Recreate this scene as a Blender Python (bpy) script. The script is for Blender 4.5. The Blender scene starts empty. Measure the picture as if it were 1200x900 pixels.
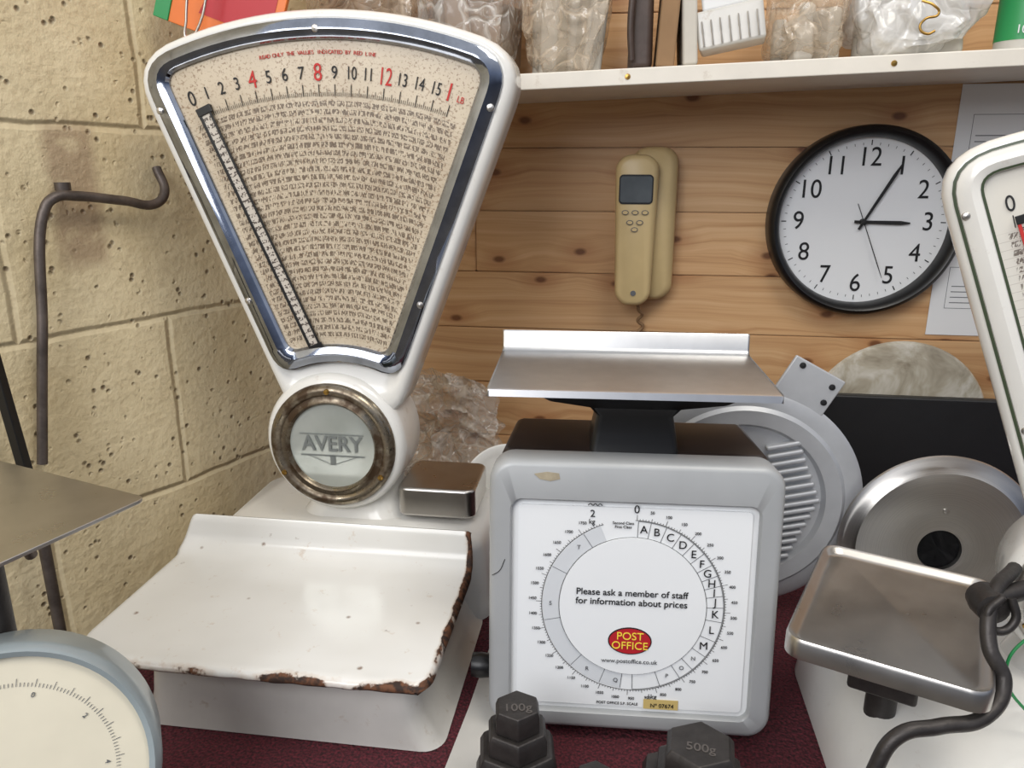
import bpy, math, random, bmesh
from mathutils import Vector, noise, Matrix
random.seed(7)
pi=math.pi; rad=math.radians
S=bpy.context.scene
COL=S.collection
try:
    S.view_settings.view_transform='Standard'
except Exception: pass

# ---------------------------------------------------------------- materials
def srgb(r,g,b):
    f=lambda c:(c/255/12.92) if c/255<=.04045 else ((c/255+.055)/1.055)**2.4
    return (f(r),f(g),f(b),1)
class NT:
    def __init__(s,name):
        s.m=bpy.data.materials.new(name); s.m.use_nodes=True
        s.t=s.m.node_tree; s.n=s.t.nodes; s.l=s.t.links
        s.b=s.n["Principled BSDF"]
    def new(s,typ,**kw):
        n=s.n.new(typ)
        for k,v in kw.items(): setattr(n,k,v)
        return n
    def put(s,sock,v):
        if isinstance(v,bpy.types.NodeSocket): s.l.new(v,sock)
        else: sock.default_value=v
    def math(s,op,a,b=0.0,c=None):
        n=s.new('ShaderNodeMath',operation=op)
        s.put(n.inputs[0],a); s.put(n.inputs[1],b)
        if c is not None: s.put(n.inputs[2],c)
        return n.outputs[0]
    def obj(s):
        return s.new('ShaderNodeTexCoord').outputs['Object']
    def mapping(s,v,scale=(1,1,1),loc=(0,0,0),rot=(0,0,0)):
        n=s.new('ShaderNodeMapping'); s.put(n.inputs[0],v)
        n.inputs['Scale'].default_value=scale; n.inputs['Location'].default_value=loc
        n.inputs['Rotation'].default_value=rot
        return n.outputs[0]
    def sep(s,v):
        n=s.new('ShaderNodeSeparateXYZ'); s.put(n.inputs[0],v); return n.outputs
    def comb(s,x,y,z=0.0):
        n=s.new('ShaderNodeCombineXYZ'); s.put(n.inputs[0],x); s.put(n.inputs[1],y); s.put(n.inputs[2],z); return n.outputs[0]
    def noise(s,v,scale,detail=3,rough=.5,dist=0):
        n=s.new('ShaderNodeTexNoise'); s.put(n.inputs['Vector'],v)
        n.inputs['Scale'].default_value=scale; n.inputs['Detail'].default_value=detail; n.inputs['Roughness'].default_value=rough
        n.inputs['Distortion'].default_value=dist
        return n.outputs[0]
    def vor(s,v,scale,feature='F1',dim='3D'):
        n=s.new('ShaderNodeTexVoronoi',feature=feature,voronoi_dimensions=dim); s.put(n.inputs['Vector'],v)
        n.inputs['Scale'].default_value=scale
        return n.outputs['Distance']
    def ramp(s,f,stops):
        n=s.new('ShaderNodeValToRGB'); s.put(n.inputs[0],f)
        e=n.color_ramp.elements
        while len(e)<len(stops): e.new(.5)
        for i,(p,c) in enumerate(stops):
            e[i].position=p; e[i].color=c if len(c)==4 else (*c,1)
        return n.outputs[0]
    def step(s,f,a,b):
        n=s.new('ShaderNodeMapRange'); s.put(n.inputs[0],f)
        n.inputs[1].default_value=a; n.inputs[2].default_value=b
        n.inputs[3].default_value=0; n.inputs[4].default_value=1
        return n.outputs[0]
    def mix(s,f,a,b):
        n=s.new('ShaderNodeMix',data_type='RGBA'); s.put(n.inputs[0],f); s.put(n.inputs[6],a); s.put(n.inputs[7],b)
        return n.outputs[2]
    def bump(s,h,strength=.5,dist=.002):
        n=s.new('ShaderNodeBump'); s.put(n.inputs['Height'],h)
        n.inputs['Strength'].default_value=strength; n.inputs['Distance'].default_value=dist
        s.l.new(n.outputs[0],s.b.inputs['Normal'])
    def set(s,**kw):
        for k,v in kw.items(): s.put(s.b.inputs[k.replace('_',' ')],v)
        return s
def simple(name,col,rough=.5,metal=0,var=.0,nscale=30,bump=0,coat=0,rvar=0,stain=None):
    t=NT(name)
    c=srgb(*col); o=t.obj()
    nz=t.noise(o,nscale,4,.6)
    dark=tuple(x*(1-var) for x in c[:3])+(1,)
    cc=t.mix(t.step(nz,.3,.7),dark,c) if var else c
    if stain:
        m=t.math('MULTIPLY',t.step(t.noise(o,55,4,.7),.62,.74),stain)
        cc=t.mix(m,cc,srgb(150,122,88))
    t.set(Base_Color=cc, Metallic=metal)
    if rvar: t.set(Roughness=t.math('ADD',t.math('MULTIPLY',nz,rvar),rough-rvar/2))
    else: t.set(Roughness=rough)
    if coat: t.set(Coat_Weight=coat,Coat_Roughness=.06)
    if bump: t.bump(t.noise(o,nscale*6,3),.4,bump)
    return t.m

M={}
M['enamel']=simple('white_enamel',(230,228,222),.22,0,.09,10,0,.5,stain=.22)
M['enamel_worn']=simple('worn_enamel',(208,205,198),.3,0,.2,9,0,.3,stain=.4)
M['chrome']=simple('chrome',(172,178,190),.08,1,.4,26,0,0,.1)
M['steel']=simple('stainless',(196,192,186),.30,1,.16,18,0,0,.2)
M['brushed']=simple('brushed_steel',(205,205,205),.32,1,.08,60,0)
M['alu']=simple('cast_aluminium',(200,202,205),.42,.30,.12,25,.0004)
M['black']=simple('black_plastic',(22,22,23),.35,0,.2,20)
M['blackpaint']=simple('black_board_paint',(20,20,21),.5,0,.4,15,.0006)
M['silverpaint']=simple('silver_grey_paint',(168,170,171),.42,.12,.08,18,0)
M['brownhouse']=simple('dark_brown_housing',(54,44,40),.3,.2,.35,16)
M['paper']=simple('paper_white',(228,229,229),.55,0,.03,10)
M['dialwhite']=simple('dial_white',(232,234,235),.35,0,.02,10)
M['creamplastic']=simple('cream_plastic',(210,186,136),.4,0,.12,14)
M['lcd']=simple('lcd_glass',(98,104,108),.15,0,.2,30)
M['ink']=simple('black_ink',(20,20,22),.6)
M['inkgrey']=simple('grey_ink',(95,97,100),.6)
M['castmark']=simple('cast_lettering',(104,98,94),.45,.6)
M['badgeink']=simple('etched_grey',(122,126,124),.4,.3)
M['paleink']=simple('pale_grey_ink',(206,209,212),.6)
M['red']=simple('red_ink',(190,42,38),.6)
M['yellow']=simple('yellow_ink',(240,215,70),.6)
M['logored']=simple('logo_red',(176,32,42),.45)
M['iron']=simple('cast_iron',(72,68,66),.45,.6,.5,40,.0008)
M['rustyrod']=simple('rusted_steel',(116,106,100),.5,.7,.5,40,.0006)
M['shelfpaint']=simple('shelf_paint',(232,226,214),.45,0,.10,12,.0005,stain=.25)
M['greyrim']=simple('grey_enamel',(150,160,163),.3,.1,.15,20,0,.3)
M['cream']=simple('cream_dial',(222,214,192),.5,0,.12,12)
M['brass']=simple('brass',(190,150,80),.3,1,.2,40)
M['card']=simple('cardboard',(150,118,84),.8,0,.2,14)
M['leather']=simple('brown_leather',(74,58,50),.5,0,.4,20,.001)
M['green']=simple('green_print',(40,140,80),.4)
M['orange']=simple('orange_print',(226,118,44),.4,0,.15,8)
M['darkgreen']=simple('dark_green_line',(60,72,50),.4)
M['greenwire']=simple('green_wire',(30,130,70),.4)
M['label']=simple('gold_label',(196,172,110),.5)
M['clearwear']=simple('worn_paint_patch',(176,164,140),.5,0,.3,90)

def pine():
    t=NT('pine_boards'); o=t.obj()
    geo=t.new('ShaderNodeNewGeometry')
    rnd=geo.outputs['Random Per Island']
    x,y,z=t.sep(o)
    off=t.math('MULTIPLY',rnd,7.0)
    v=t.comb(t.math('ADD',x,off),z,off)
    warp=t.noise(t.mapping(v,(3,14,1)),1.0,2)
    zz=t.math('ADD',z,t.math('MULTIPLY',warp,.03))
    kn=t.vor(t.mapping(v,(6.2,11.5,0)),1.0,'F1','2D')
    zz=t.math('ADD',zz,t.math('MULTIPLY',t.step(kn,.35,0),.012))
    v2=t.comb(t.math('ADD',x,off),zz,off)
    grain=t.noise(t.mapping(v2,(1.6,80,1)),1.0,4,.6)
    fine=t.noise(t.mapping(v2,(8,420,1)),1.0,2)
    g=t.math('ADD',t.math('MULTIPLY',grain,.8),t.math('MULTIPLY',fine,.2))
    col=t.ramp(g,[(.28,srgb(178,130,86)),(.5,srgb(210,167,120)),(.72,srgb(226,189,144))])
    tone=t.math('ADD',t.math('MULTIPLY',rnd,.18),.86)
    hs=t.new('ShaderNodeHueSaturation'); t.put(hs.inputs['Value'],tone); t.put(hs.inputs['Color'],col)
    kk=t.math('ADD',kn,t.math('MULTIPLY',t.noise(v,30,2),.04))
    km=t.step(kk,.095,.055); halo=t.step(kk,.28,.06)
    c=t.mix(t.math('MULTIPLY',halo,.5),hs.outputs[0],srgb(160,100,56))
    c=t.mix(t.math('MULTIPLY',km,.8),c,srgb(92,50,28))
    t.set(Base_Color=c,Roughness=.42)
    t.bump(g,.12,.001)
    return t.m
M['pine']=pine()

def blockwall():
    t=NT('painted_blockwork'); o=t.obj()
    x,y,z=t.sep(o)
    w=t.noise(o,9,2)
    xx=t.math('ADD',x,t.math('MULTIPLY',w,.012)); zz=t.math('ADD',z,t.math('MULTIPLY',w,.012))
    b=t.new('ShaderNodeTexBrick'); b.offset=.5
    t.put(b.inputs['Vector'],t.comb(xx,zz))
    b.inputs['Scale'].default_value=1.0
    b.inputs['Mortar Size'].default_value=.006
    b.inputs['Mortar Smooth'].default_value=1.0
    b.inputs['Brick Width'].default_value=.36; b.inputs['Row Height'].default_value=.2225
    mort=b.outputs['Fac']
    big=t.noise(o,7,4); mid=t.noise(o,110,5,.6); pit=t.vor(o,80); und=t.noise(o,28,3,.5)
    n2=t.noise(o,30,3)
    pits=t.math('MULTIPLY',t.step(pit,.28,.10),t.step(n2,.50,.58))
    c=t.mix(t.step(big,.35,.65),srgb(208,190,150),srgb(228,212,174))
    c=t.mix(t.math('MULTIPLY',t.step(mid,.5,.72),.28),c,srgb(158,134,98))
    c=t.mix(t.math('MULTIPLY',mort,.13),c,srgb(160,140,106))
    c=t.mix(t.math('MULTIPLY',pits,.8),c,srgb(92,72,50))
    px=t.math('ABSOLUTE',t.math('SUBTRACT',x,1.160)); pz=t.math('ABSOLUTE',t.math('SUBTRACT',z,.365))
    patch=t.math('MULTIPLY',t.step(px,.034,.020),t.step(pz,.085,.065))
    c=t.mix(t.math('MULTIPLY',t.math('MULTIPLY',patch,t.step(n2,.25,.45)),.7),c,srgb(156,130,104))
    t.set(Base_Color=c,Roughness=.62)
    h=t.math('SUBTRACT',t.math('ADD',t.math('ADD',t.math('MULTIPLY',mid,.40),t.math('MULTIPLY',und,.5)),t.math('MULTIPLY',big,.35)),t.math('ADD',t.math('MULTIPLY',mort,.75),t.math('MULTIPLY',pits,.8)))
    t.bump(h,.7,.007)
    return t.m
M['block']=blockwall()

def cloth():
    t=NT('maroon_carpet'); o=t.obj()
    w=t.noise(o,420,2); v=t.vor(o,260)
    c=t.mix(t.step(w,.35,.65),srgb(50,16,24),srgb(98,34,44))
    t.set(Base_Color=c,Roughness=.95); t.bump(v,.8,.003)
    return t.m
M['carpet']=cloth()

def film(name,col,lo,hi,sc=16,rough=.12,bubbles=False):
    t=NT(name); o=t.obj()
    n=t.noise(o,14,4,.6,.6)
    wv=t.new('ShaderNodeVectorMath',operation='ADD'); t.put(wv.inputs[0],o)
    nn=t.new('ShaderNodeTexNoise'); t.put(nn.inputs['Vector'],o); nn.inputs['Scale'].default_value=14
    sc2=t.new('ShaderNodeVectorMath',operation='SCALE'); t.put(sc2.inputs[0],nn.outputs['Color']); sc2.inputs['Scale'].default_value=.09
    t.put(wv.inputs[1],sc2.outputs[0])
    e=t.vor(wv.outputs[0],sc,'DISTANCE_TO_EDGE'); e2=t.vor(wv.outputs[0],sc*2.2,'DISTANCE_TO_EDGE')
    cr=t.math('MAXIMUM',t.step(e,.05,.0),t.math('MULTIPLY',t.step(e2,.05,.0),.5))
    a=t.math('ADD',t.math('MULTIPLY',t.math('MAXIMUM',cr,t.step(n,.52,.72)),hi-lo),lo)
    t.set(Base_Color=srgb(*col),Roughness=rough,Alpha=a,Specular_IOR_Level=.9)
    h=t.math('ADD',t.math('MULTIPLY',t.step(e,0,.25),1.0),t.math('MULTIPLY',t.step(e2,0,.25),.35))
    if bubbles: h=t.math('ADD',h,t.math('MULTIPLY',t.step(t.vor(o,110),.5,.1),.35))
    t.bump(h,.8,.006)
    return t.m
M['bag']=film('clear_polythene',(228,225,218),.22,.62)
M['bagbrown']=film('tinted_polythene',(212,194,170),.34,.70)
M['bagwhite']=film('milky_polythene',(236,235,232),.55,.90,12)
M['bubble']=film('bubble_wrap',(208,203,194),.30,.70,14,.15,True)
M['contents']=simple('packed_brown_parts',(150,122,96),.7,0,.35,12,0)
M['contentsgrey']=simple('packed_pale_parts',(204,198,186),.6,0,.2,12,0)

def rusty_enamel():
    t=NT('chipped_enamel'); o=t.obj()
    at=t.new('ShaderNodeAttribute'); at.attribute_name='edge'
    e=at.outputs['Fac']
    n=t.noise(o,45,5,.65); n2=t.noise(o,160,3); n3=t.noise(o,16,2)
    q=t.math('ADD',e,t.math('ADD',t.math('MULTIPLY',n,.9),t.math('MULTIPLY',n3,1.0)))
    m=t.step(q,1.88,1.96)
    base=t.mix(t.step(t.noise(o,6,3),.3,.7),srgb(216,214,208),srgb(232,231,227))
    stain=t.step(t.noise(o,60,4,.7),.62,.74)
    base=t.mix(t.math('MULTIPLY',stain,.4),base,srgb(180,148,112))
    spk=t.math('MULTIPLY',t.step(t.vor(o,38),.12,.05),t.step(n,.48,.54))
    base=t.mix(t.math('MULTIPLY',spk,.8),base,srgb(110,76,48))
    halo=t.step(q,1.66,1.92)
    base=t.mix(t.math('MULTIPLY',halo,.4),base,srgb(176,136,92))
    rust=t.mix(t.step(n2,.4,.6),srgb(46,30,22),srgb(104,66,42))
    t.set(Base_Color=t.mix(m,base,rust))
    t.set(Roughness=t.math('ADD',t.math('MULTIPLY',m,.6),.18))
    t.bump(t.math('MULTIPLY',m,t.math('SUBTRACT',n2,1.5)),.5,.001)
    return t.m
M['rusten']=rusty_enamel()

def rust_ring():
    t=NT('worn_nickel_ring'); o=t.obj()
    n=t.noise(o,38,4,.6)
    m=t.step(n,.36,.60)
    t.set(Base_Color=t.mix(m,srgb(160,150,132),srgb(74,57,40)),Metallic=t.math('SUBTRACT',1.0,t.math('MULTIPLY',m,.5)),Roughness=t.math('ADD',t.math('MULTIPLY',m,.3),.18))
    return t.m
M['rustring']=rust_ring()

def chart(name,plain=False):
    t=NT(name); o=t.obj()
    x,y,z=t.sep(o)
    rho=t.math('SQRT',t.math('ADD',t.math('MULTIPLY',x,x),t.math('MULTIPLY',z,z)))
    th=t.math('ARCTAN2',x,z)
    row=t.math('DIVIDE',rho,.0080)
    ri=t.math('FLOOR',row); rf=t.math('FRACT',row)
    rm=t.math('MULTIPLY',t.step(rf,.14,.22),t.step(rf,.90,.82))
    arc=t.math('MULTIPLY',th,rho)
    col=t.math('FRACT',t.math('ADD',t.math('DIVIDE',arc,.0092),t.math('MULTIPLY',ri,.37)))
    cm=t.step(col,.12,.2)
    nz=t.noise(t.comb(t.math('MULTIPLY',arc,720),t.math('MULTIPLY',ri,9.3),t.math('MULTIPLY',rf,2.6)),1.0,1)
    gl=t.step(nz,.43,.49)
    mask=t.math('MULTIPLY',t.math('MULTIPLY',rm,cm),gl)
    inside=t.math('MULTIPLY',t.step(rho,.409,.407),t.step(rho,.158,.160))
    side=t.step(t.math('ABSOLUTE',th),.349,.345)
    mask=t.math('MULTIPLY',mask,t.math('MULTIPLY',inside,side))
    line=t.math('MULTIPLY',t.math('MULTIPLY',t.step(rf,.08,.04),inside),.35)
    if plain:
        base=srgb(222,218,208)
    else:
        base=t.mix(t.step(t.noise(o,14,3),.3,.7),srgb(190,174,150),srgb(208,194,170))
        sp=t.step(t.noise(o,330,3,.7),.54,.64)
        dens=t.step(t.noise(o,9,2),.22,.52)
        base=t.mix(t.math('MULTIPLY',t.math('MULTIPLY',sp,dens),.75),base,srgb(126,94,66))
    c=t.mix(line,base,srgb(110,92,76))
    c=t.mix(t.math('MULTIPLY',mask,.80),c,srgb(78,60,46))
    t.set(Base_Color=c,Roughness=.28)
    return t.m
M['chart']=chart('price_chart_print'); M['chart2']=chart('clean_price_chart',True)

def badgeglass():
    t=NT('mirror_badge'); o=t.obj()
    n=t.noise(o,22,3)
    t.set(Base_Color=t.mix(n,srgb(172,178,170),srgb(212,215,208)),Metallic=.45,Roughness=.12)
    return t.m
M['badge']=badgeglass()

def strip_scale():
    t=NT('pointer_scale_print'); o=t.obj()
    x,y,z=t.sep(o)
    f=t.math('FRACT',t.math('DIVIDE',z,.0075))
    m=t.math('MULTIPLY',t.step(f,.35,.45),t.step(t.noise(o,500,1),.48,.56))
    t.set(Base_Color=t.mix(m,srgb(200,192,180),srgb(84,74,68)),Roughness=.3)
    return t.m
M['strip']=strip_scale()

def wrapped():
    t=NT('wrapped_disc'); o=t.obj()
    n=t.noise(o,16,4,.65,.6); n2=t.noise(o,5,2)
    t.set(Base_Color=t.ramp(n,[(.32,srgb(132,122,104)),(.5,srgb(176,168,150)),(.68,srgb(216,212,202))]),Metallic=.1,Roughness=.25)
    t.bump(n,.3,.004)
    return t.m
M['wrapped']=wrapped()

def turned():
    t=NT('turned_steel'); o=t.obj()
    x,y,z=t.sep(o)
    rho=t.math('SQRT',t.math('ADD',t.math('MULTIPLY',x,x),t.math('MULTIPLY',z,z)))
    n=t.noise(t.comb(t.math('MULTIPLY',rho,900),0.0,0.0),1.0,3)
    t.set(Base_Color=t.mix(n,srgb(168,165,160),srgb(214,210,204)),Metallic=1.0,Roughness=t.math('ADD',t.math('MULTIPLY',n,.2),.22))
    t.set(Anisotropic=.6)
    t.bump(n,.12,.0004)
    return t.m
M['turned']=turned()

# ---------------------------------------------------------------- geometry helpers
def empty(name,loc=(0,0,0),rot=(0,0,0),parent=None):
    e=bpy.data.objects.new(name,None); e.empty_display_size=.02
    e.location=loc; e.rotation_euler=rot; e.parent=parent
    COL.objects.link(e); return e
def add(name,me,mat,parent=None,loc=(0,0,0),rot=(0,0,0),bevel=0,seg=3,smooth=35):
    o=bpy.data.objects.new(name,me); COL.objects.link(o)
    o.location=loc; o.rotation_euler=rot; o.parent=parent
    if mat is not None: me.materials.append(M[mat] if isinstance(mat,str) else mat)
    me.shade_smooth()
    if bevel:
        b=o.modifiers.new('bevel','BEVEL'); b.width=bevel; b.segments=seg; b.limit_method='ANGLE'; b.angle_limit=rad(35); b.harden_normals=True
    else:
        me.set_sharp_from_angle(angle=rad(smooth))
    return o
def mesh(name,vs,fs):
    me=bpy.data.meshes.new(name); me.from_pydata([tuple(v) for v in vs],[],fs); me.update()
    return me
def fixn(me):
    bm=bmesh.new(); bm.from_mesh(me); bmesh.ops.recalc_face_normals(bm,faces=bm.faces); bm.to_mesh(me); bm.free()
def loft(name,loops,mat,parent=None,cap0=False,cap1=False,closed=False,**kw):
    n=len(loops[0]); vs=[p for L in loops for p in L]; fs=[]
    m=len(loops)
    for i in range(m if closed else m-1):
        a=i*n; b=((i+1)%m)*n
        for j in range(n):
            k=(j+1)%n
            fs.append((a+j,a+k,b+k,b+j))
    if cap0: fs.append(tuple(range(n))[::-1])
    if cap1: fs.append(tuple((m-1)*n+j for j in range(n)))
    me=mesh(name,vs,fs); fixn(me)
    return add(name,me,mat,parent,**kw)
def box(name,c,s,mat,parent=None,bevel=.002,rot=(0,0,0),seg=3,taper=(1,1),topshift=(0,0)):
    x,y,z=[k/2 for k in s]; tx,ty=taper; sx,sy=topshift
    vs=[(-x,-y,-z),(x,-y,-z),(x,y,-z),(-x,y,-z),(-x*tx+sx,-y*ty+sy,z),(x*tx+sx,-y*ty+sy,z),(x*tx+sx,y*ty+sy,z),(-x*tx+sx,y*ty+sy,z)]
    fs=[(0,3,2,1),(4,5,6,7),(0,1,5,4),(1,2,6,5),(2,3,7,6),(3,0,4,7)]
    return add(name,mesh(name,vs,fs),mat,parent,c,rot,bevel,seg)
def prism(name,pts,y0,y1,mat,parent=None,**kw):   # outline in XZ, extruded along Y
    return loft(name,[[(x,y0,z) for x,z in pts],[(x,y1,z) for x,z in pts]],mat,parent,True,True,**kw)
def zprism(name,pts,z0,z1,mat,parent=None,**kw):  # outline in XY, extruded along Z
    return loft(name,[[(x,y,z0) for x,y in pts],[(x,y,z1) for x,y in pts]],mat,parent,True,True,**kw)
def circ(cx,cz,r,n=48,a0=0):
    return [(cx+r*math.cos(a0+2*pi*i/n),cz+r*math.sin(a0+2*pi*i/n)) for i in range(n)]
def rrect(cx,cz,w,h,r,n=6):
    pts=[]
    for (sx,sz,a) in ((1,1,0),(-1,1,pi/2),(-1,-1,pi),(1,-1,1.5*pi)):
        for i in range(n+1):
            t=a+pi/2*i/n
            pts.append((cx+sx*(w/2-r)+r*math.cos(t),cz+sz*(h/2-r)+r*math.sin(t)))
    return pts
def lathe(name,prof,mat,parent=None,c=(0,0,0),n=64,axis='Y',caps=True,**kw): # prof: (r, depth)
    loops=[]
    for r,d in prof:
        L=[]
        for i in range(n):
            a=2*pi*i/n
            if axis=='Y': L.append((c[0]+r*math.cos(a),c[1]+d,c[2]+r*math.sin(a)))
            elif axis=='Z': L.append((c[0]+r*math.cos(a),c[1]+r*math.sin(a),c[2]+d))
            else: L.append((c[0]+d,c[1]+r*math.cos(a),c[2]+r*math.sin(a)))
        loops.append(L)
    return loft(name,loops,mat,parent,caps and prof[0][0]>1e-4,caps and prof[-1][0]>1e-4,**kw)
def tube(name,pts,r,mat,parent=None,poly=False):
    cu=bpy.data.curves.new(name,'CURVE'); cu.dimensions='3D'; cu.bevel_depth=r; cu.bevel_resolution=4; cu.use_fill_caps=True
    sp=cu.splines.new('BEZIER'); sp.bezier_points.add(len(pts)-1)
    for i,p in enumerate(pts):
        b=sp.bezier_points[i]; b.co=p; b.handle_left_type='AUTO'; b.handle_right_type='AUTO'
    o=bpy.data.objects.new(name,cu); COL.objects.link(o); o.parent=parent
    cu.materials.append(M[mat]); return o
def text(name,body,size,loc,mat,parent=None,ang=0,ax='CENTER',bold=0,shear=0,rot=None,sx=1):
    cu=bpy.data.curves.new(name,'FONT'); cu.body=body; cu.size=size; cu.align_x=ax; cu.align_y='CENTER'
    cu.extrude=.0002; cu.offset=bold; cu.shear=shear
    cu.materials.append(M[mat])
    o=bpy.data.objects.new(name,cu); COL.objects.link(o)
    o.location=loc; o.rotation_euler=rot if rot else (pi/2,ang,0); o.parent=parent; o.scale=(sx,1,1)
    return o
def quads(name,rects,mat,parent=None,y=0): # rects: list of 4 (x,z) tuples on plane y facing -Y
    vs=[];fs=[]
    for r in rects:
        b=len(vs)
        for x,z in r: vs.append((x,y,z))
        fs.append((b,b+1,b+2,b+3))
    return add(name,mesh(name,vs,fs),mat,parent)
def radial_tick(cx,cz,th,r0,r1,w):
    d=(math.sin(th),math.cos(th)); n=(math.cos(th),-math.sin(th))
    return [(cx+d[0]*r+n[0]*s*w/2,cz+d[1]*r+n[1]*s*w/2) for r,s in ((r0,-1),(r0,1),(r1,1),(r1,-1))]
def creases(w,fr,off):
    d,_=noise.voronoi(w*fr+off); r1=d[1]-d[0]
    d,_=noise.voronoi(w*fr*2.3+off); r2=d[1]-d[0]
    return (.25-min(r1,.7))+.35*(.2-min(r2,.6))
def crumple(name,c,s,mat,seed=0,parent=None,sub=6,amp=.22,fr=1.1,ridge=.26):
    bm=bmesh.new(); bmesh.ops.create_icosphere(bm,subdivisions=sub,radius=1)
    off=Vector((seed*3.1,seed*1.7,seed*2.3))
    for v in bm.verts:
        p=v.co.copy()
        q=Vector([math.copysign(abs(t)**.6,t) for t in p])
        w=p+Vector((noise.noise(p*2+off),noise.noise(p*2+off+Vector((9,0,0))),noise.noise(p*2-off)))*.35
        k=1+amp*noise.noise(p*1.2+off)+ridge*creases(w,fr,off)
        q=q*k*.86
        v.co=Vector((q.x*s[0]/2,q.y*s[1]/2,max(q.z,-.9)*s[2]/2))
    me=bpy.data.meshes.new(name); bm.to_mesh(me); bm.free()
    return add(name,me,mat,parent,c,smooth=40)
def crumpled_sheet(name,c,w,h,mat,seed=0,depth=.05,lean=.03,parent=None):
    n=90; vs=[]; off=Vector((seed*2.1,seed*1.3,seed*.7))
    for j in range(n+1):
        for i in range(n+1):
            u=i/n; v=j/n; p=Vector((u*w*14,0,v*h*14))
            wv=p+Vector((noise.noise(p+off),0,noise.noise(p-off)))*.5
            k=creases(wv*.55,1,off)
            ed=.012*noise.noise(Vector((u*9,v*9,seed)))
            top=h*(.86+.14*math.sin(u*pi)+.10*noise.noise(Vector((u*4,seed,0))))
            vs.append(((u-.5)*w*(1-.18*v)+ed, -depth*k+.5*depth*noise.noise(p*.35+off)+lean*(v-.5), v*top))
    fs=[(j*(n+1)+i,j*(n+1)+i+1,(j+1)*(n+1)+i+1,(j+1)*(n+1)+i) for j in range(n) for i in range(n)]
    return add(name,mesh(name,vs,fs),mat,parent,c,smooth=40)

# ---------------------------------------------------------------- room
FLOOR=-.90
XC,YC=-.43,1.20
bm=bmesh.new()
def addboard(x0,x1,y0,y1,z0,z1,bv=.0014):
    tmp=bmesh.new(); bmesh.ops.create_cube(tmp,size=1)
    tmp.transform(Matrix.Translation(((x0+x1)/2,(y0+y1)/2,(z0+z1)/2))@Matrix.Diagonal((x1-x0,y1-y0,z1-z0,1)))
    if bv: bmesh.ops.bevel(tmp,geom=list(tmp.edges),offset=bv,segments=2,affect='EDGES')
    t_me=bpy.data.meshes.new('t'); tmp.to_mesh(t_me); tmp.free(); bm.from_mesh(t_me); bpy.data.meshes.remove(t_me)
zs=[-.9,-.55,-.22,-.03,.058,.150,.241,.331,.425,.518,.603,.70,.80,.90,1.0,1.1,1.3]
for i in range(len(zs)-1):
    joints={5:[-.45,.62,1.1],7:[-.45,-.226,1.1],8:[-.45,.75,1.1]}.get(i,[-.45,1.1])
    for a,b in zip(joints[:-1],joints[1:]):
        addboard(a+.0004,b-.0004,YC,YC+.024,zs[i]+.0004,zs[i+1]-.0004)
addboard(-.45,1.1,YC+.022,YC+.05,-.9,1.3,0)
me=bpy.data.meshes.new('wall_back'); bm.to_mesh(me); bm.free()
add('wall_back',me,'pine')
ang=rad(22)
dx,dy=-math.sin(ang),-math.cos(ang)
Lw=1.6
near=(XC+dx*Lw,YC+dy*Lw)
w=box('wall_left',(0,0,0),(Lw+.02,.1,1.3-FLOOR),'block',None,0)
for v in w.data.vertices:
    v.co.x+=(Lw+.02)/2; v.co.y+=.05; v.co.z+=(1.3+FLOOR)/2-.095
w.location=(near[0],near[1],.095); w.rotation_euler=(0,0,math.atan2(-dy,-dx))
box('floor',(0,.3,FLOOR-.02),(4,3.4,.04),simple('floor_concrete',(120,115,108),.8,0,.2,6),None,0)

# bench stands square to the board wall, leaving a gap along the angled wall
e=empty('workbench')
poly=[(-.478,.33),(.89,.33),(.89,1.197),(-.425,1.197),(-.478,1.095)]
zprism('carpet_top',poly,-.012,0,'carpet',e)
zprism('bench_board',poly,-.048,-.0125,'card',e)
for i,(x,y) in enumerate(((-.43,.42),(.8,.42),(-.38,1.10),(.8,1.12))):
    box('leg_%d'%(i+1),(x,y,(FLOOR-.048)/2),(.06,.06,-FLOOR-.048),'card',e,.002)
zprism('white_offcut_board',[(-.138,.42),(-.116,.42),(-.094,.60),(-.09,.78),(-.118,.78),(-.125,.60)],.0005,.004,'enamel_worn')

# shelf
e=empty('wall_shelf',(.15,1.095,.6),(0,-rad(1.9),0))
box('shelf_board',(0,0,0),(1.2,.205,.019),'shelfpaint',e,.0015)
for i,x in enumerate((-.06,.24,.5)):
    lathe('screw_%d'%(i+1),[(.0001,-.0015),(.003,-.0012),(.0035,0),(.0035,.002)],'brass',e,(x-.15+.06,-.1025,0),16)
def shz(x): return .6095+.0332*(x-.15)+.0005

# ---------------------------------------------------------------- fan scales
def sector(d,R1,R0,al,rc,n=20,m=6):
    def pol(R,f): return Vector((R*math.sin(f),R*math.cos(f)))
    f1=al+math.asin(d/R1); f0=al+math.asin(d/R0); D=Vector((math.sin(al),math.cos(al)))
    def bz(A,C,B): return [A*(1-t)**2+C*2*t*(1-t)+B*t*t for t in [i/m for i in range(m+1)]]
    right=bz(pol(R1,f1-rc/R1),pol(R1,f1),pol(R1,f1)-D*rc)
    rc0=rc*.8
    right+=bz(pol(R0,f0)+D*rc0,pol(R0,f0),pol(R0,f0-rc0/R0))
    s1=f1-rc/R1; s0=f0-rc0/R0
    top=[pol(R1,-s1+2*s1*i/n) for i in range(1,n)]
    bot=[pol(R0,s0-2*s0*i/8) for i in range(1,8)]
    left=[Vector((-p.x,p.y)) for p in reversed(right)]
    return [tuple(p) for p in top+right+bot+left]
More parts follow.
